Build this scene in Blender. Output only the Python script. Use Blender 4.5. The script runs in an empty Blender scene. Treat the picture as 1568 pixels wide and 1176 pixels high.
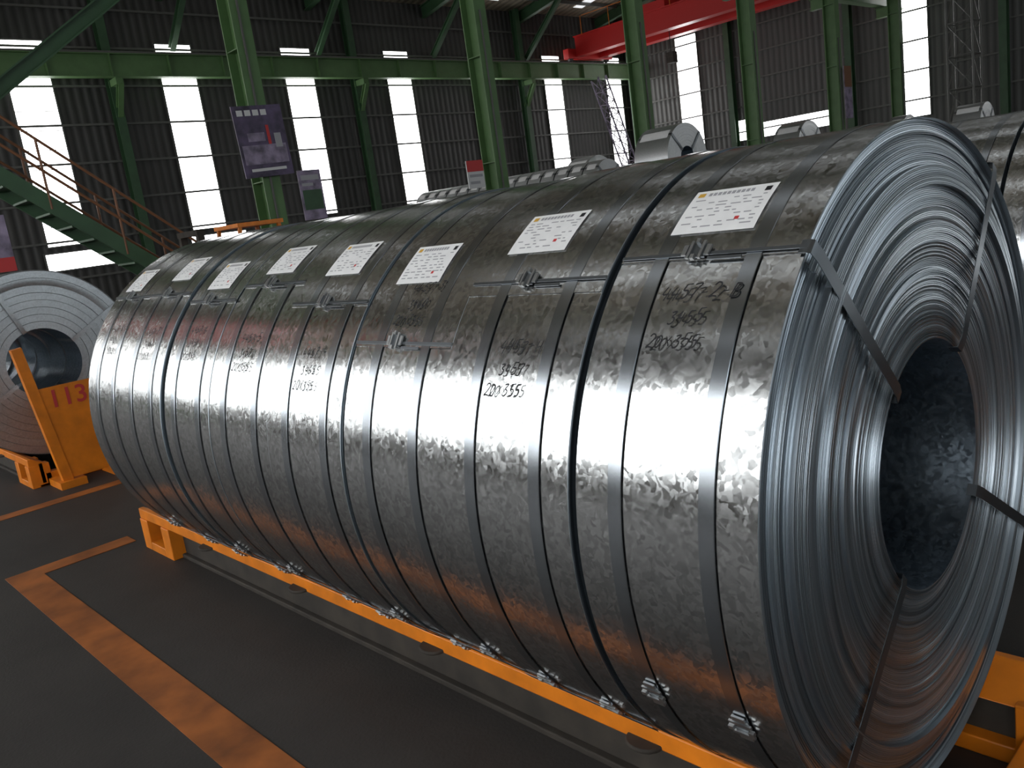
import bpy, math, random
from mathutils import Vector, Matrix
random.seed(7)
scene = bpy.context.scene
H = 1.42            # camera height above floor
# ---------------------------------------------------------------- materials
def newmat(name):
    m = bpy.data.materials.new(name); m.use_nodes = True
    nt = m.node_tree; b = nt.nodes['Principled BSDF']
    return m, nt, b
def simple(name, col, rough=0.5, metal=0.0, noise=0.0, nscale=6.0, bump=0.0, bscale=40.0):
    m, nt, b = newmat(name)
    b.inputs['Base Color'].default_value = (*col, 1); b.inputs['Roughness'].default_value = rough
    b.inputs['Metallic'].default_value = metal
    if noise > 0:
        tc = nt.nodes.new('ShaderNodeTexCoord'); n = nt.nodes.new('ShaderNodeTexNoise')
        n.inputs['Scale'].default_value = nscale; n.inputs['Detail'].default_value = 8
        nt.links.new(tc.outputs['Object'], n.inputs['Vector'])
        r = nt.nodes.new('ShaderNodeValToRGB')
        r.color_ramp.elements[0].position = .3; r.color_ramp.elements[1].position = .7
        r.color_ramp.elements[0].color = (*[c*(1-noise) for c in col], 1)
        r.color_ramp.elements[1].color = (*[min(1, c*(1+noise)) for c in col], 1)
        nt.links.new(n.outputs['Fac'], r.inputs['Fac']); nt.links.new(r.outputs['Color'], b.inputs['Base Color'])
    if bump > 0:
        tc = nt.nodes.new('ShaderNodeTexCoord'); n = nt.nodes.new('ShaderNodeTexNoise')
        n.inputs['Scale'].default_value = bscale; n.inputs['Detail'].default_value = 5
        nt.links.new(tc.outputs['Object'], n.inputs['Vector'])
        bp = nt.nodes.new('ShaderNodeBump'); bp.inputs['Strength'].default_value = bump
        bp.inputs['Distance'].default_value = .01
        nt.links.new(n.outputs['Fac'], bp.inputs['Height']); nt.links.new(bp.outputs['Normal'], b.inputs['Normal'])
    return m
def emis(name, col, s):
    m, nt, b = newmat(name)
    b.inputs['Base Color'].default_value = (*col, 1)
    b.inputs['Emission Color'].default_value = (*col, 1); b.inputs['Emission Strength'].default_value = s
    return m
def galvanized(name, col=(.62,.64,.66), r0=.24, r1=.42, tilt=.10, scale=95, lo=.70, hi=1.16):
    m, nt, b = newmat(name); L = nt.links.new; N = nt.nodes.new
    b.inputs['Metallic'].default_value = 1
    tc = N('ShaderNodeTexCoord'); v = N('ShaderNodeTexVoronoi'); v.inputs['Scale'].default_value = scale
    # warp the domain so grains become elongated flakes with varying direction
    wn = N('ShaderNodeTexNoise'); wn.inputs['Scale'].default_value = 38; wn.inputs['Detail'].default_value = 2
    L(tc.outputs['Object'], wn.inputs['Vector'])
    wsub = N('ShaderNodeVectorMath'); wsub.operation='SUBTRACT'; wsub.inputs[1].default_value=(.5,.5,.5); L(wn.outputs['Color'], wsub.inputs[0])
    wsc = N('ShaderNodeVectorMath'); wsc.operation='SCALE'; wsc.inputs['Scale'].default_value=.035; L(wsub.outputs[0], wsc.inputs[0])
    wad = N('ShaderNodeVectorMath'); wad.operation='ADD'; L(tc.outputs['Object'], wad.inputs[0]); L(wsc.outputs[0], wad.inputs[1])
    L(wad.outputs[0], v.inputs['Vector'])
    sp = N('ShaderNodeSeparateColor'); L(v.outputs['Color'], sp.inputs['Color'])
    mr = N('ShaderNodeMapRange'); mr.inputs['To Min'].default_value = r0; mr.inputs['To Max'].default_value = r1
    L(sp.outputs['Red'], mr.inputs['Value']); L(mr.outputs['Result'], b.inputs['Roughness'])
    rp = N('ShaderNodeValToRGB')
    rp.color_ramp.elements[0].color = (*[c*lo for c in col], 1); rp.color_ramp.elements[1].color = (*[min(1, c*hi) for c in col], 1)
    n2 = N('ShaderNodeTexNoise'); n2.inputs['Scale'].default_value = 2.2; n2.inputs['Detail'].default_value = 4
    L(tc.outputs['Object'], n2.inputs['Vector'])
    ad = N('ShaderNodeMath'); ad.operation = 'MULTIPLY_ADD'; ad.inputs[1].default_value = .75
    L(sp.outputs['Green'], ad.inputs[0])
    m2 = N('ShaderNodeMath'); m2.operation = 'MULTIPLY'; m2.inputs[1].default_value = .25
    L(n2.outputs['Fac'], m2.inputs[0]); L(m2.outputs[0], ad.inputs[2])
    L(ad.outputs[0], rp.inputs['Fac']); L(rp.outputs['Color'], b.inputs['Base Color'])
    geo = N('ShaderNodeNewGeometry')
    sub = N('ShaderNodeVectorMath'); sub.operation = 'SUBTRACT'; sub.inputs[1].default_value = (.5, .5, .5)
    L(v.outputs['Color'], sub.inputs[0])
    sc = N('ShaderNodeVectorMath'); sc.operation = 'SCALE'; sc.inputs['Scale'].default_value = tilt
    L(sub.outputs[0], sc.inputs[0])
    a = N('ShaderNodeVectorMath'); a.operation = 'ADD'; L(geo.outputs['Normal'], a.inputs[0]); L(sc.outputs[0], a.inputs[1])
    nn = N('ShaderNodeVectorMath'); nn.operation = 'NORMALIZE'; L(a.outputs[0], nn.inputs[0]); L(nn.outputs[0], b.inputs['Normal'])
    return m
def edge_steel(name, xc, zc):
    m, nt, b = newmat(name); L = nt.links.new; N = nt.nodes.new
    b.inputs['Metallic'].default_value = 1
    tc = N('ShaderNodeTexCoord'); s = N('ShaderNodeVectorMath'); s.operation='SUBTRACT'; s.inputs[1].default_value=(xc,0,zc)
    mu = N('ShaderNodeVectorMath'); mu.operation='MULTIPLY'; mu.inputs[1].default_value=(1,0,1)
    ln = N('ShaderNodeVectorMath'); ln.operation='LENGTH'
    L(tc.outputs['Object'],s.inputs[0]); L(s.outputs[0],mu.inputs[0]); L(mu.outputs[0],ln.inputs[0])
    n = N('ShaderNodeTexNoise'); n.noise_dimensions='1D'; n.inputs['Scale'].default_value=55; n.inputs['Detail'].default_value=6; n.inputs['Roughness'].default_value=.7
    L(ln.outputs['Value'], n.inputs['W'])
    r = N('ShaderNodeValToRGB'); r.color_ramp.elements[0].position=.35; r.color_ramp.elements[1].position=.65
    r.color_ramp.elements[0].color=(.28,.32,.355,1); r.color_ramp.elements[1].color=(.62,.68,.73,1)
    L(n.outputs['Fac'], r.inputs['Fac']); L(r.outputs['Color'], b.inputs['Base Color'])
    b.inputs['Roughness'].default_value=.34
    return m
def corrugated(name, col, axis='X', period=.3):
    m, nt, b = newmat(name); L = nt.links.new; N = nt.nodes.new
    tc = N('ShaderNodeTexCoord'); w = N('ShaderNodeTexWave'); w.wave_type = 'BANDS'; w.bands_direction = axis
    w.inputs['Scale'].default_value = 2*math.pi/20/period; w.inputs['Distortion'].default_value = 0
    L(tc.outputs['Object'], w.inputs['Vector'])
    rp = N('ShaderNodeValToRGB'); rp.color_ramp.elements[0].position=.1; rp.color_ramp.elements[1].position=.6
    rp.color_ramp.elements[0].color = (*[c*.55 for c in col], 1); rp.color_ramp.elements[1].color = (*col, 1)
    L(w.outputs['Fac'], rp.inputs['Fac']); L(rp.outputs['Color'], b.inputs['Base Color'])
    bp = N('ShaderNodeBump'); bp.inputs['Strength'].default_value = .8; bp.inputs['Distance'].default_value = .04
    L(w.outputs['Fac'], bp.inputs['Height']); L(bp.outputs['Normal'], b.inputs['Normal'])
    b.inputs['Roughness'].default_value = .55
    return m

XC, R0, RI = 1.690, .678, .254
ZC = H-.6136
M = {}
M['galv'] = galvanized('galvanized_spangle', (.66,.67,.67), .16, .25, .045, 105, .66, 1.18)
M['galvfar'] = galvanized('galvanized_matte', (.56,.58,.59), .35, .45, .04, 105, .85, 1.1)
M['face'] = edge_steel('coil_edge_steel', XC, ZC)
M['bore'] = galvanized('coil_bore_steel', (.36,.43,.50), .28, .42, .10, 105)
M['strap'] = simple('zinc_strap', (.42,.45,.48), .22, 1.0, .15, 8)
M['strapd'] = simple('grey_strap', (.22,.24,.26), .34, 1.0)
M['buckle'] = simple('buckle_zinc', (.42,.43,.43), .42, 1.0)
M['paper'] = simple('label_paper', (.80,.80,.80), .45, 0, .04, 30)
M['ink'] = simple('marker_ink', (.008,.008,.010), .7)
M['print'] = simple('label_print', (.34,.34,.36), .6)
M['stamp'] = simple('red_stamp', (.5,.04,.04), .6)
M['gold'] = simple('label_logo', (.6,.35,.05), .6)
M['orange'] = simple('orange_paint', (.66,.185,.008), .42, 0, .18, 9)
M['orangeline'] = simple('floor_line_orange', (.30,.09,.016), .6, 0, .5, 5)
M['dusty'] = simple('dusty_steel', (.03,.024,.018), .8, .0, .4, 10)
M['green'] = simple('green_paint', (.085,.165,.06), .5, 0, .12, 3)
M['dgreen'] = simple('dark_green_paint', (.035,.085,.038), .5, 0, .15, 3)
M['red'] = simple('red_crane_paint', (.55,.02,.018), .4)
M['girt'] = simple('girt_steel', (.11,.11,.10), .5)
M['rail'] = simple('handrail_brown', (.17,.07,.03), .5)
M['white'] = simple('white_paint', (.6,.6,.6), .5)
M['purple'] = simple('banner_print', (.07,.05,.10), .45, 0, .8, 3.2)
M['mauve'] = simple('banner_print_light', (.22,.18,.26), .45, 0, .6, 5)
M['black'] = simple('rubber_black', (.02,.02,.02), .7)
M['wallN'] = corrugated('wall_cladding_x', (.062,.060,.057), 'X')
M['wallE'] = corrugated('wall_cladding_y', (.095,.095,.09), 'Y')
M['wallW'] = corrugated('wall_cladding_warm', (.16,.14,.115), 'Y')
M['roof'] = corrugated('roof_cladding', (.29,.24,.175), 'X', .4)
M['win'] = emis('daylight_panel', (1, 1, 1), 9)
M['winW'] = emis('daylight_glazing', (.97, .99, 1), 9.5)
M['fillS'] = emis('added_south_fill', (.86, .94, 1), 4.2)  # glow for the added south panels, lights coil end faces
M['sky'] = emis('skylight_panel', (.95, .98, 1), 1.2)
# floor
m, nt, b = newmat('concrete_floor'); L = nt.links.new; N = nt.nodes.new
tc = N('ShaderNodeTexCoord'); n = N('ShaderNodeTexNoise'); n.inputs['Scale'].default_value = 1.3; n.inputs['Detail'].default_value = 10
n.inputs['Roughness'].default_value=.65
L(tc.outputs['Object'], n.inputs['Vector']); r = N('ShaderNodeValToRGB')
r.color_ramp.elements[0].position=.3; r.color_ramp.elements[1].position=.75
r.color_ramp.elements[0].color = (.020,.0175,.016,1); r.color_ramp.elements[1].color = (.042,.037,.033,1)
L(n.outputs['Fac'], r.inputs['Fac']); L(r.outputs['Color'], b.inputs['Base Color'])
b.inputs['Roughness'].default_value = .65
n3 = N('ShaderNodeTexNoise'); n3.inputs['Scale'].default_value = 90; L(tc.outputs['Object'], n3.inputs['Vector'])
bp = N('ShaderNodeBump'); bp.inputs['Strength'].default_value=.25; bp.inputs['Distance'].default_value=.004
L(n3.outputs['Fac'], bp.inputs['Height']); L(bp.outputs['Normal'], b.inputs['Normal'])
M['floor'] = m

# ---------------------------------------------------------------- builder
class B:
    def __init__(s): s.v=[]; s.f=[]; s.m=[]; s.mats=[]
    def mi(s, k):
        if k not in s.mats: s.mats.append(k)
        return s.mats.index(k)
    def add(s, vs, fs, k):
        o=len(s.v); s.v += [tuple(p) for p in vs]; i=s.mi(k)
        for f in fs: s.f.append(tuple(o+a for a in f)); s.m.append(i)
    def box(s, a, b, k):
        x0,y0,z0=a; x1,y1,z1=b
        vs=[(x0,y0,z0),(x1,y0,z0),(x1,y1,z0),(x0,y1,z0),(x0,y0,z1),(x1,y0,z1),(x1,y1,z1),(x0,y1,z1)]
        s.add(vs,[(0,3,2,1),(4,5,6,7),(0,1,5,4),(1,2,6,5),(2,3,7,6),(3,0,4,7)],k)
    def frame(s, p0, p1, up):
        p0=Vector(p0); p1=Vector(p1); d=(p1-p0).normalized(); up=Vector(up)
        r=d.cross(up).normalized(); u=r.cross(d).normalized(); return p0,p1,r,u
    def prism(s, prof, p0, p1, k, up=(0,0,1), close=True):
        p0,p1,r,u=s.frame(p0,p1,up); n=len(prof)
        vs=[p0+r*a+u*b for a,b in prof]+[p1+r*a+u*b for a,b in prof]
        fs=[(i,(i+1)%n,n+(i+1)%n,n+i) for i in range(n)]
        fs+= [tuple(range(n-1,-1,-1)), tuple(range(n,2*n))]
        s.add(vs,fs,k)
    def bar(s, p0, p1, w, h, k, up=(0,0,1)):
        s.prism([(-w/2,-h/2),(w/2,-h/2),(w/2,h/2),(-w/2,h/2)],p0,p1,k,up)
    def tube(s, p0, p1, r, k, n=10):
        up=(0,0,1) if abs((Vector(p1)-Vector(p0)).normalized().z)<.9 else (1,0,0)
        s.prism([(r*math.cos(2*math.pi*i/n),r*math.sin(2*math.pi*i/n)) for i in range(n)],p0,p1,k,up)
    def ibeam(s, p0, p1, d, w, k, up=(0,0,1), t=.025):
        a=w/2; h=d/2; q=t/2
        s.prism([(-a,-h),(a,-h),(a,-h+t),(q,-h+t),(q,h-t),(a,h-t),(a,h),(-a,h),(-a,h-t),(-q,h-t),(-q,-h+t),(-a,-h+t)],p0,p1,k,up)
    def done(s, name, sharp=30, bevel=0):
        me=bpy.data.meshes.new(name); me.from_pydata(s.v,[],s.f)
        for k in s.mats: me.materials.append(M[k])
        me.polygons.foreach_set('material_index', s.m)
        me.polygons.foreach_set('use_smooth',[True]*len(s.f)); me.update()
        me.set_sharp_from_angle(angle=math.radians(sharp))
        ob=bpy.data.objects.new(name,me); scene.collection.objects.link(ob)
        if bevel>0:
            mod=ob.modifiers.new('bevel','BEVEL'); mod.width=bevel; mod.segments=2; mod.limit_method='ANGLE'
        return ob

def text_geo(body, size, shear=0.0, off=0.0):
    cu=bpy.data.curves.new('t','FONT'); cu.body=body; cu.size=size; cu.shear=shear; cu.offset=off
    cu.align_x='CENTER'; cu.align_y='CENTER'; cu.resolution_u=3
    ob=bpy.data.objects.new('t',cu); scene.collection.objects.link(ob)
    dg=bpy.context.evaluated_depsgraph_get(); me=bpy.data.meshes.new_from_object(ob.evaluated_get(dg))
    vs=[tuple(v.co) for v in me.vertices]; fs=[tuple(p.vertices) for p in me.polygons]
    bpy.data.objects.remove(ob); bpy.data.curves.remove(cu); bpy.data.meshes.remove(me)
    return vs,fs

# ---------------------------------------------------------------- coils
def cp(xc, zc, r, e, y):
    a=math.radians(e); return (xc-r*math.cos(a), y, zc+r*math.sin(a))

def coil(bd, xc, zc, y0, w, R, ri, seg=96, wraps=0, tail=47, rnd=None, step=.0025, cone=0.0, outer='galv', fk='face'):
    rnd = rnd or random
    es=[360*i/seg for i in range(seg)]
    tl=tail%360
    es=[e for e in es if abs(e-tl)>.6]+[tl-.04,tl+.04]; es.sort(); n=len(es)
    def fr(e): return ((e-tl)%360)/360
    prof=[]
    if wraps:
        cnt=0; g=0; amp=0; ph=0; tg=0
        dr=(R-.002-ri)/wraps
        for i in range(wraps):
            if cnt<=0:
                cnt=rnd.randint(3,12); g=rnd.uniform(-.006,.006); amp=rnd.uniform(0,.002); ph=rnd.uniform(0,6.28); tg=rnd.uniform(-.00035,.00035)
            cnt-=1
            t=i/wraps; tt=tg+rnd.uniform(-.0002,.0002)
            yy=y0+g+rnd.uniform(-.0008,.0008)+cone*(math.sin(t*7+.5)*.5)
            r=ri+i*dr
            prof += [(r,yy+tt,amp,ph),(r+dr*.76,yy-tt,amp,ph),(r+dr*.88,yy+.0022,amp,ph)]
    else:
        k=8; dr=(R-.004-ri)/k
        for i in range(k):
            yy=y0+rnd.uniform(0,.006); r=ri+i*dr
            prof += [(r,yy,0,0),(r+dr*.93,yy,0,0),(r+dr*.97,yy+.004,0,0)]
    prof += [(R-.0012,y0,0,0),(R,y0+.0012,0,0)]
    no=len(prof)
    prof += [(R,y0+w-.0012,0,0),(R-.0012,y0+w,0,0),(ri+.001,y0+w,0,0),(ri,y0+w-.001,0,0)]
    P=len(prof); vs=[]
    for e in es:
        a=math.radians(e); f=fr(e)
        for j,(r,y,am,ph) in enumerate(prof):
            rr=r+step*(.5-f)*min(1,max(0,(r-ri)/(R-ri)))
            vs.append(cp(xc,zc,rr,e,y+am*math.sin(a+ph)))
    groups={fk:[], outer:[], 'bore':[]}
    for i in range(n):
        i2=(i+1)%n
        for j in range(P):
            j2=(j+1)%P
            q=(i*P+j,i2*P+j,i2*P+j2,i*P+j2)
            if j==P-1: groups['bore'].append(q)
            elif j==no-1 : groups[outer].append(q)
            else: groups[fk].append(q)
    o=len(bd.v); bd.v+=vs
    for k,fs in groups.items():
        i=bd.mi(k)
        for f in fs: bd.f.append(tuple(o+a for a in f)); bd.m.append(i)

def ring(bd, xc, zc, y, w, r, k, th=.0012, seg=128):
    vs=[];P=4
    for i in range(seg):
        e=360*i/seg
        for rr,yy in ((r,y-w/2),(r+th,y-w/2+.001),(r+th,y+w/2-.001),(r,y+w/2)): vs.append(cp(xc,zc,rr,e,yy))
    fs=[(i*P+j,((i+1)%seg)*P+j,((i+1)%seg)*P+(j+1),i*P+j+1) for i in range(seg) for j in range(3)]
    bd.add(vs,fs,k)

def patch(bd, xc, zc, ya, yb, e0, e1, r, k, skew=0):
    n=max(1,int(abs(e1-e0)/1.5)+1); vs=[]
    for i in range(n+1):
        e=e0+(e1-e0)*i/n; d=skew*(i/n)
        vs += [cp(xc,zc,r,e,ya+d),cp(xc,zc,r,e,yb+d)]
    bd.add(vs,[(2*i,2*i+1,2*i+3,2*i+2) for i in range(n)],k)

def cbox(bd, xc, zc, ya, yb, e0, e1, r0, r1, k):
    vs=[cp(xc,zc,r,e,y) for r in (r0,r1) for e in (e0,e1) for y in (ya,yb)]
    bd.add(vs,[(0,1,3,2),(4,6,7,5),(0,4,5,1),(2,3,7,6),(0,2,6,4),(1,5,7,3)],k)

def buckle(bd, xc, zc, y, e, r, along='e', s=1.0):
    d=math.degrees(1/r)
    def bx(a0,a1,b0,b1,h0,h1,k='buckle'):
        if along=='e': cbox(bd,xc,zc,y+b0*s,y+b1*s,e+a0*d*s,e+a1*d*s,r+h0,r+h1,k)
        else: cbox(bd,xc,zc,y+a0*s,y+a1*s,e+b0*d*s,e+b1*d*s,r+h0,r+h1,k)
    bx(-.022,.022,-.016,.016,.001,.004,'strapd')
    bx(-.016,-.010,-.021,.021,.004,.008); bx(.010,.016,-.021,.021,.004,.008)
    bx(-.004,.004,-.024,-.014,.004,.011); bx(-.004,.004,.014,.024,.004,.011)
    bx(.020,.030,-.012,.012,.003,.007); bx(-.030,-.020,-.012,.012,.002,.006)

def eye_strap(bd, xc, zc, e, y0, w, R, ri, k, wd=.030, face=True):
    path=[]
    if face: path=[(ri-.004,y0+w*.9),(ri-.004,y0-.008),(ri+.02,y0-.012),(R-.02,y0-.012),(R+.0015,y0-.009)]
    path += [(R+.004,y0-.002),(R+.0035,y0+w*.5),(R+.003,y0+w-.002)]
    vs=[]; n=len(path)
    for i,(r,y) in enumerate(path):
        pr=path[max(0,i-1)]; nx=path[min(n-1,i+1)]
        dr,dy=nx[0]-pr[0],nx[1]-pr[1]; l=math.hypot(dr,dy) or 1
        nr,ny=dy/l*.0014,-dr/l*.0014
        for sgn in (-1,1):
            for t in (0,1):
                rr=r+nr*t; yy=y+ny*t
                a=math.radians(e); c=(xc-rr*math.cos(a)-sgn*wd/2*math.sin(a), yy, zc+rr*math.sin(a)-sgn*wd/2*math.cos(a))
                vs.append(c)
    fs=[]
    for i in range(n-1):
        a=4*i; b_=4*i+4
        fs += [(a,b_,b_+1,a+1),(a+1,b_+1,b_+3,a+3),(a+3,b_+3,b_+2,a+2),(a+2,b_+2,b_,a)]
    bd.add(vs,fs,k)

# hand-drawn single stroke digits (marker pen)
GL={'0':[[(.3,1),(.08,.8),(.03,.4),(.2,.02),(.42,.1),(.55,.5),(.48,.88),(.28,1)]],
'2':[[(.05,.8),(.22,1),(.48,.9),(.5,.68),(.3,.35),(.02,.03),(.25,.08),(.58,.02)]],
'3':[[(.06,.92),(.5,.98),(.25,.6),(.5,.45),(.48,.15),(.25,0),(.02,.1)]],
'4':[[(.2,1),(.04,.42),(.55,.46)],[(.45,.85),(.36,-.05)]],
'5':[[(.15,1),(.1,.58),(.4,.56),(.5,.3),(.34,.03),(.02,.06)],[(.15,.98),(.58,1)]],
'6':[[(.45,1),(.12,.6),(.05,.2),(.25,0),(.48,.15),(.42,.42),(.1,.35)]],
'7':[[(.04,.92),(.56,.98),(.32,.5),(.2,-.03)]],
'8':[[(.5,.85),(.25,1),(.1,.78),(.45,.35),(.35,.03),(.08,.12),(.2,.42),(.5,.85)]],
'9':[[(.5,.8),(.25,.98),(.08,.7),(.3,.5),(.5,.75),(.42,.3),(.3,-.02)]],
'-':[[(.05,.48),(.5,.52)]],
'H':[[(.1,.95),(.04,.0)],[(.5,1),(.45,.02)],[(.06,.48),(.5,.52)]],
'B':[[(.1,.95),(.04,.02)],[(.05,.95),(.45,.9),(.4,.58),(.08,.5),(.5,.42),(.48,.08),(.0,.02)]],
'x':[[(.05,.8),(.52,.12)],[(.5,.82),(.04,.1)]]}
def hand(bd, xc, zc, body, size, yc, e, r, rnd, k='ink', th=.0015):
    d=math.degrees(1/r); n=len(body); adv=.74*size; x0=-n*adv/2
    sl=rnd.uniform(.02,.07)
    for ci,ch in enumerate(body):
        ox=x0+ci*adv+rnd.uniform(-.04,.04)*size; oy=-size/2+rnd.uniform(-.07,.07)*size; sc=size*rnd.uniform(.9,1.08)
        for st in GL.get(ch,[]):
            pts=[]
            q=[st[0]]+st+[st[-1]]
            for i in range(1,len(q)-2):
                m_=4 if len(st)>2 else 1
                for j in range(m_):
                    t=j/m_; p0,p1,p2,p3=q[i-1],q[i],q[i+1],q[i+2]
                    pts.append(tuple(.5*((2*p1[a])+(-p0[a]+p2[a])*t+(2*p0[a]-5*p1[a]+4*p2[a]-p3[a])*t*t+(-p0[a]+3*p1[a]-3*p2[a]+p3[a])*t**3) for a in (0,1)))
            pts.append(st[-1])
            P=[]
            for (x,y) in pts:
                X=ox+(x*.92+.22*y)*sc; Y=oy+y*sc; Y+=sl*X
                P.append(Vector((X,Y)))
            vs=[]
            for i,p in enumerate(P):
                a=P[max(0,i-1)]; b_=P[min(len(P)-1,i+1)]; t=(b_-a).normalized(); nn=Vector((-t.y,t.x))*th*(1.0 if 0<i<len(P)-1 else .7)
                for s_ in (1,-1):
                    w_=p+nn*s_; vs.append(cp(xc,zc,r,e+w_.y*d,yc-w_.x))
            bd.add(vs,[(2*i,2*i+1,2*i+3,2*i+2) for i in range(len(P)-1)],k)

YS=.63; W=.377
cfg=[
 (.823,56.3,47,0.0,.016,("4457-2-B","3455","20x355"),36.5),
 (1.237,55,43.5,.003,.004,("4457-H","3457","20x355"),27.5),
 (1.60,50,31.6,-.003,.010,("4457-3","3460","20x355"),40),
 (1.96,53.5,40.8,.001,.004,("4457-4","3465","20x355"),25),
 (2.34,56,47.5,-.002,.004,("4457-5","3450","20x355"),28),
 (2.70,52,43,-.001,.030,("4457-6","3458","20x355"),30),
 (3.076,56.5,46,.003,.004,("4457-7","3449","20x355"),29),
 (3.50,53.5,46,.0,.0,("4457-8","3462","20x355"),30)]
for i,(ly,le,se,dR,gap,tx,te) in enumerate(cfg):
    rnd=random.Random(20+i); bd=B(); y0=YS+W*i; w=W-gap; R=R0+dR
    hi=(i==0)
    coil(bd,XC,ZC,y0,w,R,RI,seg=240 if hi else 160,wraps=120 if hi else 0,tail=se-.8 if not i==1 else 41,rnd=rnd,cone=.022)
    RS=R+.0016
    for k,so in enumerate((.084+rnd.uniform(-.008,.008), .273+rnd.uniform(-.01,.008))):
        ring(bd,XC,ZC,y0+so,.030,RS,'strap',seg=180)
        buckle(bd,XC,ZC,y0+so, -24 if i==0 else rnd.choice((-38,-44,-47)), RS, 'e')
    eye_strap(bd,XC,ZC,se,y0,w,R,RI,'strapd',.007,face=False)
    if i==0:
        for e in (47,124,211,318): eye_strap(bd,XC,ZC,e,y0,.012,R,RI,'strapd',.026)
    else:
        for e in (124,211,318): eye_strap(bd,XC,ZC,e,y0,w,R,RI,'strapd',.026,face=False)
    buckle(bd,XC,ZC,y0+w*.55,se+.4,RS+.002,'y',.9)
    cbox(bd,XC,ZC,y0+w*.30,y0+w*.48,se-1.2,se-.7,RS+.002,RS+.004,'strapd')
    # label
    lw=.083; lh=5.1; RL=RS+.0022
    patch(bd,XC,ZC,ly-lw,ly+lw,le-lh,le+lh,RL,'paper')
    RP=RL+.0004
    patch(bd,XC,ZC,ly+.060,ly+.074,le+3.4,le+4.4,RP,'gold')
    x_=ly+.052
    while x_>ly-.036: patch(bd,XC,ZC,x_-.007,x_,le+3.5,le+4.3,RP,'print'); x_-=.0095
    patch(bd,XC,ZC,ly-.074,ly-.062,le+3.2,le+4.3,RP,'ink')
    for row in range(9):
        ee=le+2.5-row*.78; yy=ly+.072
        while yy>ly-.07:
            l=rnd.uniform(.006,.022); l=min(l,yy-(ly-.072))
            if rnd.random()<.65: patch(bd,XC,ZC,yy-l,yy,ee-.13,ee+.13,RP,'print')
            yy-=l+rnd.uniform(.005,.014)
    patch(bd,XC,ZC,ly-.043,ly-.034,le-2.9,le-2.2,RP,'stamp')
    # handwriting
    cy=ly-.02 if i==0 else y0+W*.50-.02
    sz=.026
    hand(bd,XC,ZC,tx[0],sz,cy-.012,te+3.9,RS+.0035,rnd)
    hand(bd,XC,ZC,tx[1],sz*.9,cy+.0,te,RS+.0035,rnd)
    hand(bd,XC,ZC,tx[2],sz*.9,cy+.015,te-3.6,RS+.0035,rnd)
    bd.done('galvanized_steel_coil')
# coils beyond the gap in the same storage row
for i in range(9):
    rnd=random.Random(70+i); bd=B(); y0=6.85+.42*i; R=R0-(0,.004,.03,.0,.05,.02,.0,.06,.0)[i]
    xc=XC; zc=.132+R
    coil(bd,xc,zc,y0,.40,R,RI,seg=96,wraps=0,tail=60,rnd=rnd,outer='galvfar',fk='galvfar')
    for so in (.09,.30): ring(bd,xc,zc,y0+so,.03,R+.0016,'strap',seg=96)
    if i==0:
        for e in (70,150,230,330): eye_strap(bd,xc,zc,e,y0,.4,R,RI,'galvfar')
    patch(bd,xc,zc,y0+.12,y0+.28,50,60,R+.005,'paper')
    bd.done('galvanized_steel_coil')
# neighbouring row behind to the right
for i in range(11):
    rnd=random.Random(120+i); bd=B(); y0=-.9+.40*i; R=.70
    coil(bd,4.3,.135+R,y0,.385,R,RI,seg=96,wraps=40 if i==0 else 0,tail=60,rnd=rnd)
    for so in (.09,.29): ring(bd,4.3,.135+R,y0+so,.03,R+.0016,'strap',seg=96)
    patch(bd,4.3,.135+R,y0+.1,y0+.25,100,110,R+.005,'paper')
    bd.done('galvanized_steel_coil')

# distant stacked coils, one object per stack
def stack(xc, ya, yb, tops, name='stacked_steel_coils'):
    rnd=random.Random(int(xc*10)); bd=B(); zc=.10+R0
    for dx in (-.70,.70):
        y=ya
        while y<yb:
            coil(bd,xc+dx,zc,y,.42,R0,RI,seg=40,rnd=rnd,step=0,outer='galvfar',fk='galvfar'); y+=.45
        bd.box((xc+dx-.35,ya-.1,.0),(xc+dx-.22,yb+.1,.155),'orange'); bd.box((xc+dx+.22,ya-.1,.0),(xc+dx+.35,yb+.1,.155),'orange')
    for (y,w,R) in tops:
        z=zc+math.sqrt((R0+R+.004)**2-.49)
        coil(bd,xc,z,y,w,R,RI,seg=56,rnd=rnd,step=0,outer='galvfar',fk='galvfar')
        for e in (45,135,225,315): eye_strap(bd,xc,z,e,y,w,R,RI,'strapd',.05)
        patch(bd,xc,z,y+.08,y+w-.08,38,56,R+.006,'paper')
    bd.done(name)
stack(16.2,10.6,20.5,[(10.95,.9,.75)]+[(13.2+.47*k,.43,.54) for k in range(15)])
stack(19.7,16.2,21.0,[(16.4,.8,.70),(18,.4,.5),(18.5,.4,.5)])
stack(24.0,8,19,[(12.0,.8,.75),(9.2,.4,.6),(14,.4,.5),(14.5,.4,.5),(15.5,.4,.6)])
stack(29.5,6,19,[(9.0,.8,.7),(11,.4,.6),(11.5,.4,.6)])

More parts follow.
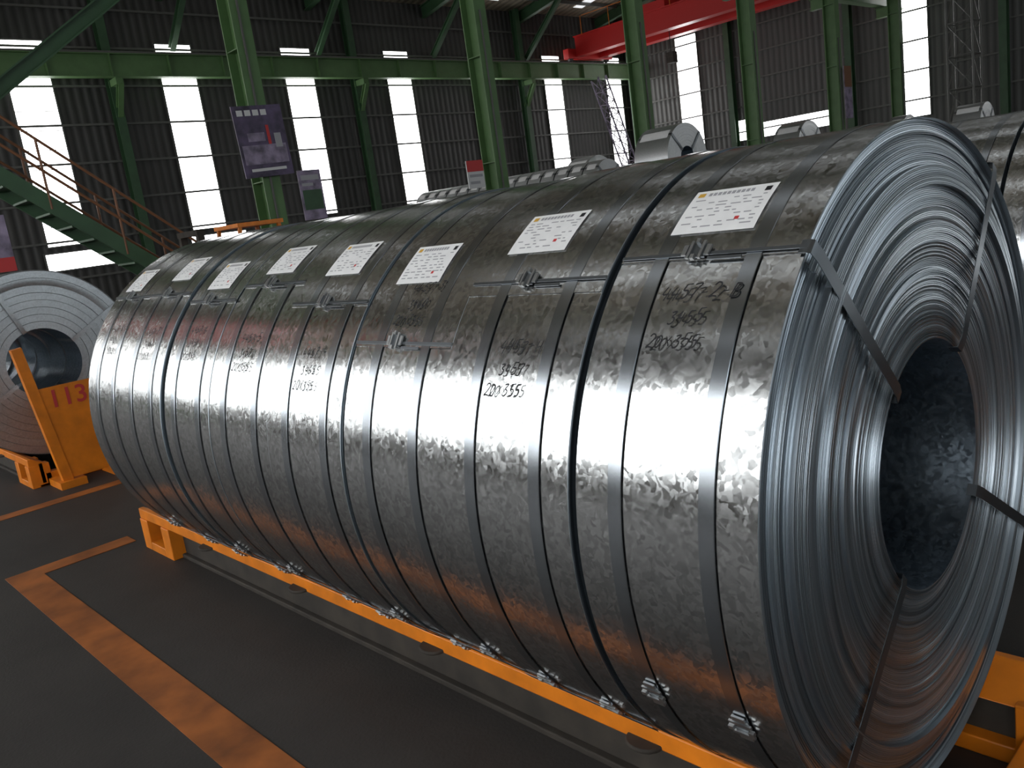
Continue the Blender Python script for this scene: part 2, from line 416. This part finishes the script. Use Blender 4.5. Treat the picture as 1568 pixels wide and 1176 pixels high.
# ---------------------------------------------------------------- racks
def rack(name, xc, ya, yb, hi=True):
    bd=B()
    for s in (-1,1):
        def P(l): return [(xc+s*a,z) for a,z in l]
        prof=P([(-.36,.160),(-.36,.212),(-.335,.212),(-.235,.148)])
        vs=[(x,ya,z) for x,z in prof]+[(x,yb,z) for x,z in prof]
        bd.add(vs,[(0,1,5,4),(1,2,6,5),(2,3,7,6),(3,0,4,7),(0,3,2,1),(4,5,6,7)],'orange')
        x0,x1=sorted((xc-s*.30,xc-s*.27)); bd.box((x0,ya,.02),(x1,yb,.17),'dusty')
        x0,x1=sorted((xc-s*.32,xc-s*.24)); bd.box((x0,ya,0),(x1,yb,.02),'dusty')
        for ye in (ya+.0,yb-.36):
            x0,x1=sorted((xc-s*.365,xc-s*.23))
            bd.box((x0,ye,0),(x1,ye+.09,.16),'orange'); bd.box((x0,ye+.27,0),(x1,ye+.36,.16),'orange'); bd.box((x0,ye+.09,0),(x1,ye+.27,.045),'orange')
        y=ya+.7
        while y<yb-.6:
            n=8; lx=xc-s*.36
            vs=[]
            for t in (.160,.172):
                vs += [(lx-s*.04*math.sin(math.pi*q/n), y-.05*math.cos(math.pi*q/n), t) for q in range(n+1)]
            fs=[tuple(range(n,-1,-1)),tuple(range(n+1,2*n+2))]+[(q,q+1,n+2+q,n+1+q) for q in range(n)]
            bd.add(vs,fs,'dusty')
            y+=.8
    for y in (ya+.0,(ya+yb)/2,yb-.12): bd.box((xc-.268,y,.0),(xc+.268,y+.07,.09),'orange')
    return bd.done(name,bevel=.004)
rack('orange_coil_rack',XC,.47,4.38)
rack('orange_coil_rack',XC,6.47,10.9)
rack('orange_coil_rack',4.3,-1.2,3.9)
# numbered end guard
bd=B()
for s in (-1,1):
    def q(x): return x if s<0 else XC+(XC-x)
    t0,t1=q(1.385),q(1.50)
    bd.prism([(-.032,-.03),(.032,-.03),(.032,.03),(-.032,.03)],(t0,6.25,.99),(t1,6.25,.02),'orange',up=(0,1,0))
    a,b_=sorted((q(1.43),q(1.60))); bd.box((a,6.18,0),(b_,6.45,.05),'orange')
vs=[(1.43,6.225,.70),(1.95,6.225,.70),(1.90,6.225,.06),(1.49,6.225,.06),(1.43,6.245,.70),(1.95,6.245,.70),(1.90,6.245,.06),(1.49,6.245,.06)]
bd.add(vs,[(0,3,2,1),(4,5,6,7),(0,1,5,4),(1,2,6,5),(2,3,7,6),(3,0,4,7)],'orange')
tv,tf=text_geo('113',.17,0,.002); bd.add([(1.62+x,6.222,.61+y) for x,y,z in tv],tf,'stamp')
bd.done('rack_end_guard')

# ---------------------------------------------------------------- room shell
X0,X1,Y0,Y1=-7.5,40.6,-14.0,31.0; EAVE=11.0
bd=B(); bd.box((X0,Y0,-.2),(X1,Y1,0),'floor'); bd.done('floor')
bd=B()
def line(a,b): bd.box((a[0],a[1],.0005),(b[0],b[1],.003),'orangeline')
line((.735,-4),(.88,4.54)); line((.735,4.54),(1.33,4.67)); line((.735,5.87),(5.4,5.99)); line((.735,5.99),(.88,14))
line((2.6,4.54),(5.4,4.67)); 
bd.done('floor_marking_lines')
bd=B(); bd.box((X0,Y1,0),(X1,Y1+.2,EAVE+3),'wallN'); bd.done('wall_north')
bd=B(); bd.box((X1,Y0,0),(X1+.2,Y1,EAVE+3),'wallE'); bd.done('wall_east')
bd=B(); bd.box((X0-.2,Y0,0),(X0,Y1,EAVE+3),'wallW'); bd.done('wall_west')
bd=B(); bd.box((X0,Y0-.2,0),(X1,Y0,EAVE+3),'wallN'); bd.done('wall_south')
def roofz(y):
    if y>15.1: return EAVE+ (1-abs(y-23.05)/7.95)*1.3
    return EAVE+(1-abs(y-.5)/14.6)*2.2
bd=B()
ys=[Y0,.5,15.1,23.05,Y1]
for a,b_ in zip(ys[:-1],ys[1:]):
    za,zb=roofz(a),roofz(b_)
    bd.add([(X0,a,za),(X1,a,za),(X1,b_,zb),(X0,b_,zb),(X0,a,za+.1),(X1,a,za+.1),(X1,b_,zb+.1),(X0,b_,zb+.1)],
        [(0,3,2,1),(4,5,6,7),(0,1,5,4),(2,3,7,6)],'roof')
bd.done('ceiling')
# roof skylights
bd=B()
for k in range(-2,7):
    x=2.2+6.04*k+3
    if x<X0+.5: continue
    for a,b_ in ((-10,-1),(2,12),(16.5,22),(24,30)):
        bd.add([(x,a,roofz(a)-.03),(x+.7,a,roofz(a)-.03),(x+.7,b_,roofz(b_)-.03),(x,b_,roofz(b_)-.03)],[(0,1,2,3)],'sky')
bd.done('roof_skylights')
# roof steel
bd=B()
for k in range(-1,7):
    x=2.2+6.04*k-.2
    for a,b_ in zip(ys[:-1],ys[1:]):
        bd.ibeam((x,a,roofz(a)-.35),(x,b_,roofz(b_)-.35),.5,.25,'dgreen')
    bd.ibeam((x,Y1-.3,8.7),(x,Y1-3.2,EAVE+.1),.22,.2,'dgreen')
for a,b_ in zip(ys[:-1],ys[1:]):
    n=int((b_-a)/1.5)
    for i in range(1,n):
        y=a+(b_-a)*i/n; bd.bar((X0,y,roofz(y)-.09),(X1,y,roofz(y)-.09),.08,.16,'girt')
bd.done('roof_steel_frame')
# windows
wn=0
def window_y(x,z0,z1,w,y,side,k='win',mull=.62):
    global wn
    b2=B()
    def bx(x0,x1,za,zb,d0,d1,kk):
        a,b_=sorted((y-side*d0,y-side*d1)); b2.box((x0,a,za),(x1,b_,zb),kk)
    bx(x-w/2,x+w/2,z0,z1,.03,.05,k)
    bx(x-w/2-.05,x-w/2,z0-.05,z1+.05,0,.08,'girt'); bx(x+w/2,x+w/2+.05,z0-.05,z1+.05,0,.08,'girt')
    bx(x-w/2,x+w/2,z0-.05,z0,0,.08,'girt'); bx(x-w/2,x+w/2,z1,z1+.05,0,.08,'girt')
    z=z0+mull
    while z<z1-.2: bx(x-w/2,x+w/2,z-.012,z+.012,.05,.065,'white'); z+=mull
    b2.done('window_%d'%wn); wn+=1
def window_x(y,z0,z1,w,x,side,k='win',mull=.62):
    global wn
    b2=B()
    def bx(y0,y1,za,zb,d0,d1,kk):
        a,b_=sorted((x-side*d0,x-side*d1)); b2.box((a,y0,za),(b_,y1,zb),kk)
    bx(y-w/2,y+w/2,z0,z1,.03,.05,k)
    bx(y-w/2-.05,y-w/2,z0-.05,z1+.05,0,.08,'girt'); bx(y+w/2,y+w/2+.05,z0-.05,z1+.05,0,.08,'girt')
    bx(y-w/2,y+w/2,z0-.05,z0,0,.08,'girt'); bx(y-w/2,y+w/2,z1,z1+.05,0,.08,'girt')
    z=z0+mull
    while z<z1-.2: bx(y-w/2,y+w/2,z-.012,z+.012,.05,.065,'white'); z+=mull
    b2.done('window_%d'%wn); wn+=1
for k in range(-3,7):
    x=9.23+5.0*k
    window_y(x,H+.95,H+7.5,1.3,Y1,1)
    if k in (0,1,2,-1): window_y(x+.3,H+.15,H+.7,2.2,Y1,1)
for y in (26.9,15.3,3.6,-8):
    window_x(y,H+1.6,H+7.75,1.3,X1,1)
window_x(21.0,H+1.9,H+2.6,3.6,X1,1); window_x(26.9-3.2,H+1.9,H+2.9,.9,X1,1)
# tall aisle side windows
for y in (-6,-1.5,3.4,7.6,11.8,17.0,21.5,26):
    window_x(y,1.9,7.0,2.6,X0,-1,'winW',1.0)
for x in (-3,4,10,16,22,28,34):  # unseen south windows, added to give the end faces a bright reflection
    window_y(x,1.8,7.5,2.6,Y0,-1,'fillS',1.1)
# wall framing
bd=B()
for z in [1.2+1.25*i for i in range(9)]:
    bd.box((X0,Y1-.14,z),(X1,Y1-.085,z+.07),'girt')
    bd.box((X1-.14,Y0,z),(X1-.085,Y1,z+.07),'girt')
bd.done('trim_wall_girts')
bd=B()
for x in [ -8.0+ 10.0*k-.3 for k in range(1,5)]:
    bd.ibeam((x+.0,Y1-.35,0),(x,Y1-.35,EAVE),.35,.3,'dgreen',up=(0,1,0))
for y in (-9,-2.8,6.4,11.6,18,24.2,30.4):
    bd.ibeam((X1-.35,y,0),(X1-.35,y,EAVE),.35,.3,'dgreen',up=(1,0,0))
bd.done('wall_columns')
# crane runway beam on north wall
RZ=H+6.55
bd=B()
bd.ibeam((X0+.2,Y1-1.0,RZ),(X1-.3,Y1-1.0,RZ),.75,.35,'green')
for k in range(24):
    x=X0+1+2.0*k; bd.box((x,Y1-1.16,RZ-.35),(x+.03,Y1-.84,RZ+.35),'green')
bd.box((X0+.2,Y1-1.04,RZ+.375),(X1-.3,Y1-.96,RZ+.47),'girt')
for x in [ -8.3+ 10.0*k for k in range(1,5)]:
    bd.box((x-.12,Y1-1.1,RZ-.60),(x+.12,Y1-.4,RZ-.38),'green'); bd.ibeam((x,Y1-.4,RZ-1.6),(x,Y1-1.1,RZ-.55),.2,.18,'green')
bd.done('crane_runway_beam')
YC=15.1
bd=B()
bd.ibeam((X0+.2,YC+.55,RZ),(X1-.3,YC+.55,RZ),.75,.35,'green'); bd.box((X0+.2,YC+.51,RZ+.375),(X1-.3,YC+.59,RZ+.47),'girt')
bd.done('crane_runway_beam')
# columns
for k in range(-1,7):
    x=2.2+6.04*k
    if k==6: x-=.2
    bd=B(); bd.ibeam((x,YC,0),(x,YC,EAVE-.3),.46,.36,'green',up=(0,1,0),t=.03)
    bd.box((x-.35,YC-.35,0),(x+.35,YC+.35,.04),'green')
    for z in (2.6,5.0,7.2):
        bd.box((x-.17,YC-.20,z),(x+.17,YC+.20,z+.02),'green')
    bd.ibeam((x,YC+.2,RZ-.6),(x,YC+.75,RZ-.6),.4,.25,'green')
    bd.box((x-.05,YC-.27,1.0),(x-.02,YC-.23,6),'girt')
    bd.done('green_steel_column')
# bracing between columns
bd=B()
bd.ibeam((2.3,YC-.1,H+1.66),(8.2,YC-.1,H+5.95),.24,.2,'dgreen'); 
bd.done('column_cross_brace')
# red bridge cranes
for x in (35.0,-5.8):
    bd=B()
    CZ=RZ+.73
    for dx in (0,1.9):
        bd.box((x+dx,YC+.75,CZ),(x+dx+.45,Y1-1.2,CZ+.9),'red')
        bd.box((x+dx-.06,YC+.7,CZ-.05),(x+dx+.51,Y1-1.15,CZ+.01),'red'); bd.box((x+dx-.06,YC+.7,CZ+.9),(x+dx+.51,Y1-1.15,CZ+.96),'red')
    for y in (YC+.4,Y1-1.2):
        bd.box((x-.6,y,CZ-.12),(x+2.9,y+.35,CZ+.35),'red')
        for wx in (x-.3,x+2.6): bd.tube((wx,y+.1,CZ-.12),(wx,y+.25,CZ-.12),.14,'black',16)
    yt=YC+9
    bd.box((x-.1,yt,CZ+.96),(x+2.5,yt+1.5,CZ+1.3),'red'); bd.tube((x+.6,yt+.7,CZ+1.5),(x+1.9,yt+.7,CZ+1.5),.3,'dusty',16)
    bd.tube((x+1.1,yt+.7,CZ-.9),(x+1.1,yt+.7,CZ+1.2),.02,'black'); bd.box((x+.95,yt+.5,CZ-1.4),(x+1.3,yt+.9,CZ-.9),'dusty')
    for i in range(8):
        y=YC+1.5+i*1.8; bd.tube((x-.1,y,CZ+.9),(x-.1,y,CZ+1.8),.02,'orange',6)
    bd.tube((x-.1,YC+1.5,CZ+1.8),(x-.1,Y1-1.9,CZ+1.8),.02,'orange',6)
    bd.done('red_bridge_crane')

# stairs
bd=B(); ys_=13.6
P0=(1.2,H+3.28); P1=(6.88,-.06)
for y in (ys_,ys_+.8):
    bd.prism([(-.03,-.11),(.03,-.11),(.03,.11),(-.03,.11)],(P0[0],y,P0[1]),(P1[0]-.1,y,P1[1]+.16),'dgreen')
n=22
for i in range(1,n):
    t=i/n; x=P0[0]+(P1[0]-P0[0])*t; z=P0[1]+(P1[1]-P0[1])*t
    bd.box((x-.13,ys_+.03,z-.02),(x+.13,ys_+.77,z+.01),'dgreen')
for y in (ys_-.02,ys_+.82):
    for hh,k in ((.55,'rail'),(1.0,'rail')):
        bd.tube((P0[0],y,P0[1]+hh),(P1[0]-.2,y,P1[1]+hh+.1),.022,k,8)
    for i in range(7):
        t=i/6; x=P0[0]+(P1[0]-.2-P0[0])*t; z=P0[1]+(P1[1]+.1-P0[1])*t
        bd.tube((x,y,z),(x,y,z+1.0),.02,'rail',8)
bd.box((-.8,ys_-.1,H+3.22),(1.3,ys_+.9,H+3.32),'dgreen')
for x in (-.7,1.1):
    for y in (ys_,ys_+.8): bd.tube((x,y,0),(x,y,H+3.24),.06,'dgreen')
bd.done('green_steel_staircase')

# signs
def sign(name,x,y,z,w,h,bg,rows,tilt=0):
    bd=B(); a=math.radians(tilt)
    def P(u,v,d): return (x+u*math.cos(a)-v*math.sin(a),y-d,z+u*math.sin(a)+v*math.cos(a))
    vs=[P(-w/2,-h/2,0),P(w/2,-h/2,0),P(w/2,h/2,0),P(-w/2,h/2,0),P(-w/2,-h/2,.03),P(w/2,-h/2,.03),P(w/2,h/2,.03),P(-w/2,h/2,.03)]
    bd.add(vs,[(0,1,2,3),(4,7,6,5),(0,4,5,1),(1,5,6,2),(2,6,7,3),(3,7,4,0)],bg)
    for i,(u0,u1,v0,v1,k) in enumerate(rows):
        d=.034+.0008*i
        bd.add([P(u0*w,v0*h,d),P(u1*w,v0*h,d),P(u1*w,v1*h,d),P(u0*w,v1*h,d)],[(0,1,2,3)],k)
    for u in (-w*.35,w*.35): bd.tube(P(u,h*.45,-.12),P(u,h*.45,0),.015,'girt',6)
    return bd
bd=sign('b',8.12,14.72,H+1.90,1.0,1.28,'purple',[(-.42,-.30,.36,.44,'white'),(-.26,-.14,.36,.44,'white'),(-.1,.02,.36,.44,'white'),(.06,.18,.36,.44,'white'),(-.45,.45,-.32,-.05,'mauve'),(-.36,.36,-.42,-.38,'white'),(-.3,.05,.0,.12,'mauve'),(.1,.16,-.05,.22,'stamp'),(.24,.38,-.1,.1,'print')],2)
bd.done('hanging_banner')
bd=sign('b',9.0,14.8,H+.85,.5,.95,'mauve',[(-.4,.4,.3,.4,'print'),(-.42,.42,-.3,.1,'dgreen'),(-.4,.1,.18,.24,'print')],0); bd.done('notice_board')
bd=sign('b',13.3,14.75,H+.93,.5,.62,'white',[(-.5,.5,.1,.5,'stamp'),(-.4,.4,-.1,0,'print'),(-.4,.2,-.35,-.25,'print')],0); bd.done('notice_board')
bd=sign('b',32.7,14.75,H+2.6,.6,1.9,'mauve',[(-.5,.5,.1,.5,'rail')],0); bd.done('notice_board')
bd=sign('b',2.85,13.0,H+.52,.6,.75,'mauve',[(-.5,.5,-.5,-.25,'stamp'),(-.3,.3,.1,.3,'ink')],0); bd.done('notice_board')

# forklift
bd=B(); fx,fy=6.3,12.2
bd.box((fx-.9,fy-.5,.25),(fx+.7,fy+.5,.95),'orange'); bd.box((fx+.3,fy-.5,.95),(fx+.8,fy+.5,1.25),'orange')
for a in (-.5,.3):
    for b_ in (-.35,.35): bd.bar((fx+a,fy+b_,.95),(fx+a*.8,fy+b_,1.74),.05,.05,'orange',up=(1,0,0))
bd.box((fx-.45,fy-.4,1.74),(fx+.3,fy+.4,1.80),'orange')
for b_ in (-.3,.3): bd.box((fx-1.05,fy+b_-.04,.05),(fx-.95,fy+b_+.04,1.78),'dusty'); bd.box((fx-2.0,fy+b_-.06,.08),(fx-1.0,fy+b_+.06,.13),'dusty')
bd.box((fx-1.06,fy-.35,1.70),(fx-.94,fy+.35,1.78),'dusty'); bd.box((fx-.2,fy-.2,.95),(fx+.2,fy+.2,1.4),'black')
for a in (-.6,.55):
    for b_ in (-.5,.4): bd.tube((fx+a,fy+b_,.28),(fx+a,fy+b_+.12,.28),.28,'black',24)
bd.done('orange_forklift')
# crates
bd=B()
bd.box((10.6,13.2,0),(12.0,14.4,1.1),'dusty')
bd.box((10.8,13.3,1.1),(11.9,14.2,1.86),'dusty')
for z in (.1,.5,.9,1.3,1.7): bd.box((10.55,13.15,z),(12.05,13.2,z+.08),'rail')
bd.done('wooden_crates')
# lattice boom and mast
def lattice(name,p0,p1,s,k):
    bd=B(); p0=Vector(p0);p1=Vector(p1);n=max(3,int((p1-p0).length/(s*1.2)))
    d=(p1-p0).normalized(); r=d.cross(Vector((0,1,0.3))).normalized(); u=r.cross(d)
    c=[(r*a+u*b_)*s/2 for a,b_ in ((-1,-1),(1,-1),(1,1),(-1,1))]
    for o in c: bd.tube(p0+o,p1+o,.04,k,6)
    for i in range(n):
        a=p0+(p1-p0)*i/n; b_=p0+(p1-p0)*(i+1)/n
        for j in range(4):
            bd.tube(a+c[j],b_+c[(j+1)%4],.022,k,5); bd.tube(a+c[j],a+c[(j+1)%4],.022,k,5)
    bd.done(name)
lattice('lattice_mast',(36.5,11.9,0),(36.5,11.9,9.6),.9,'girt')
lattice('lattice_boom',(34.6,26,.1),(31.9,26,H+5.4),.5,'mauve')

# ---------------------------------------------------------------- camera / world
f=1286/1568
Xw=Vector((1381,462,-1286)).normalized(); Zw=Vector((-889,6235,1286)).normalized()
Yw=Zw.cross(Xw).normalized(); Zw=Xw.cross(Yw).normalized()
Rm=Matrix((Xw,Yw,Zw))
cd=bpy.data.cameras.new('camera'); cam=bpy.data.objects.new('camera',cd); scene.collection.objects.link(cam)
cam.matrix_world=Matrix.Translation((0,0,H)) @ Rm.to_4x4()
cd.sensor_width=36; cd.lens=36*f; cd.clip_end=300
scene.camera=cam
w=bpy.data.worlds.new('world'); scene.world=w; w.use_nodes=True
w.node_tree.nodes['Background'].inputs['Color'].default_value=(.6,.7,.85,1); w.node_tree.nodes['Background'].inputs['Strength'].default_value=.6
scene.view_settings.view_transform='Standard'
scene.view_settings.exposure=-0.65
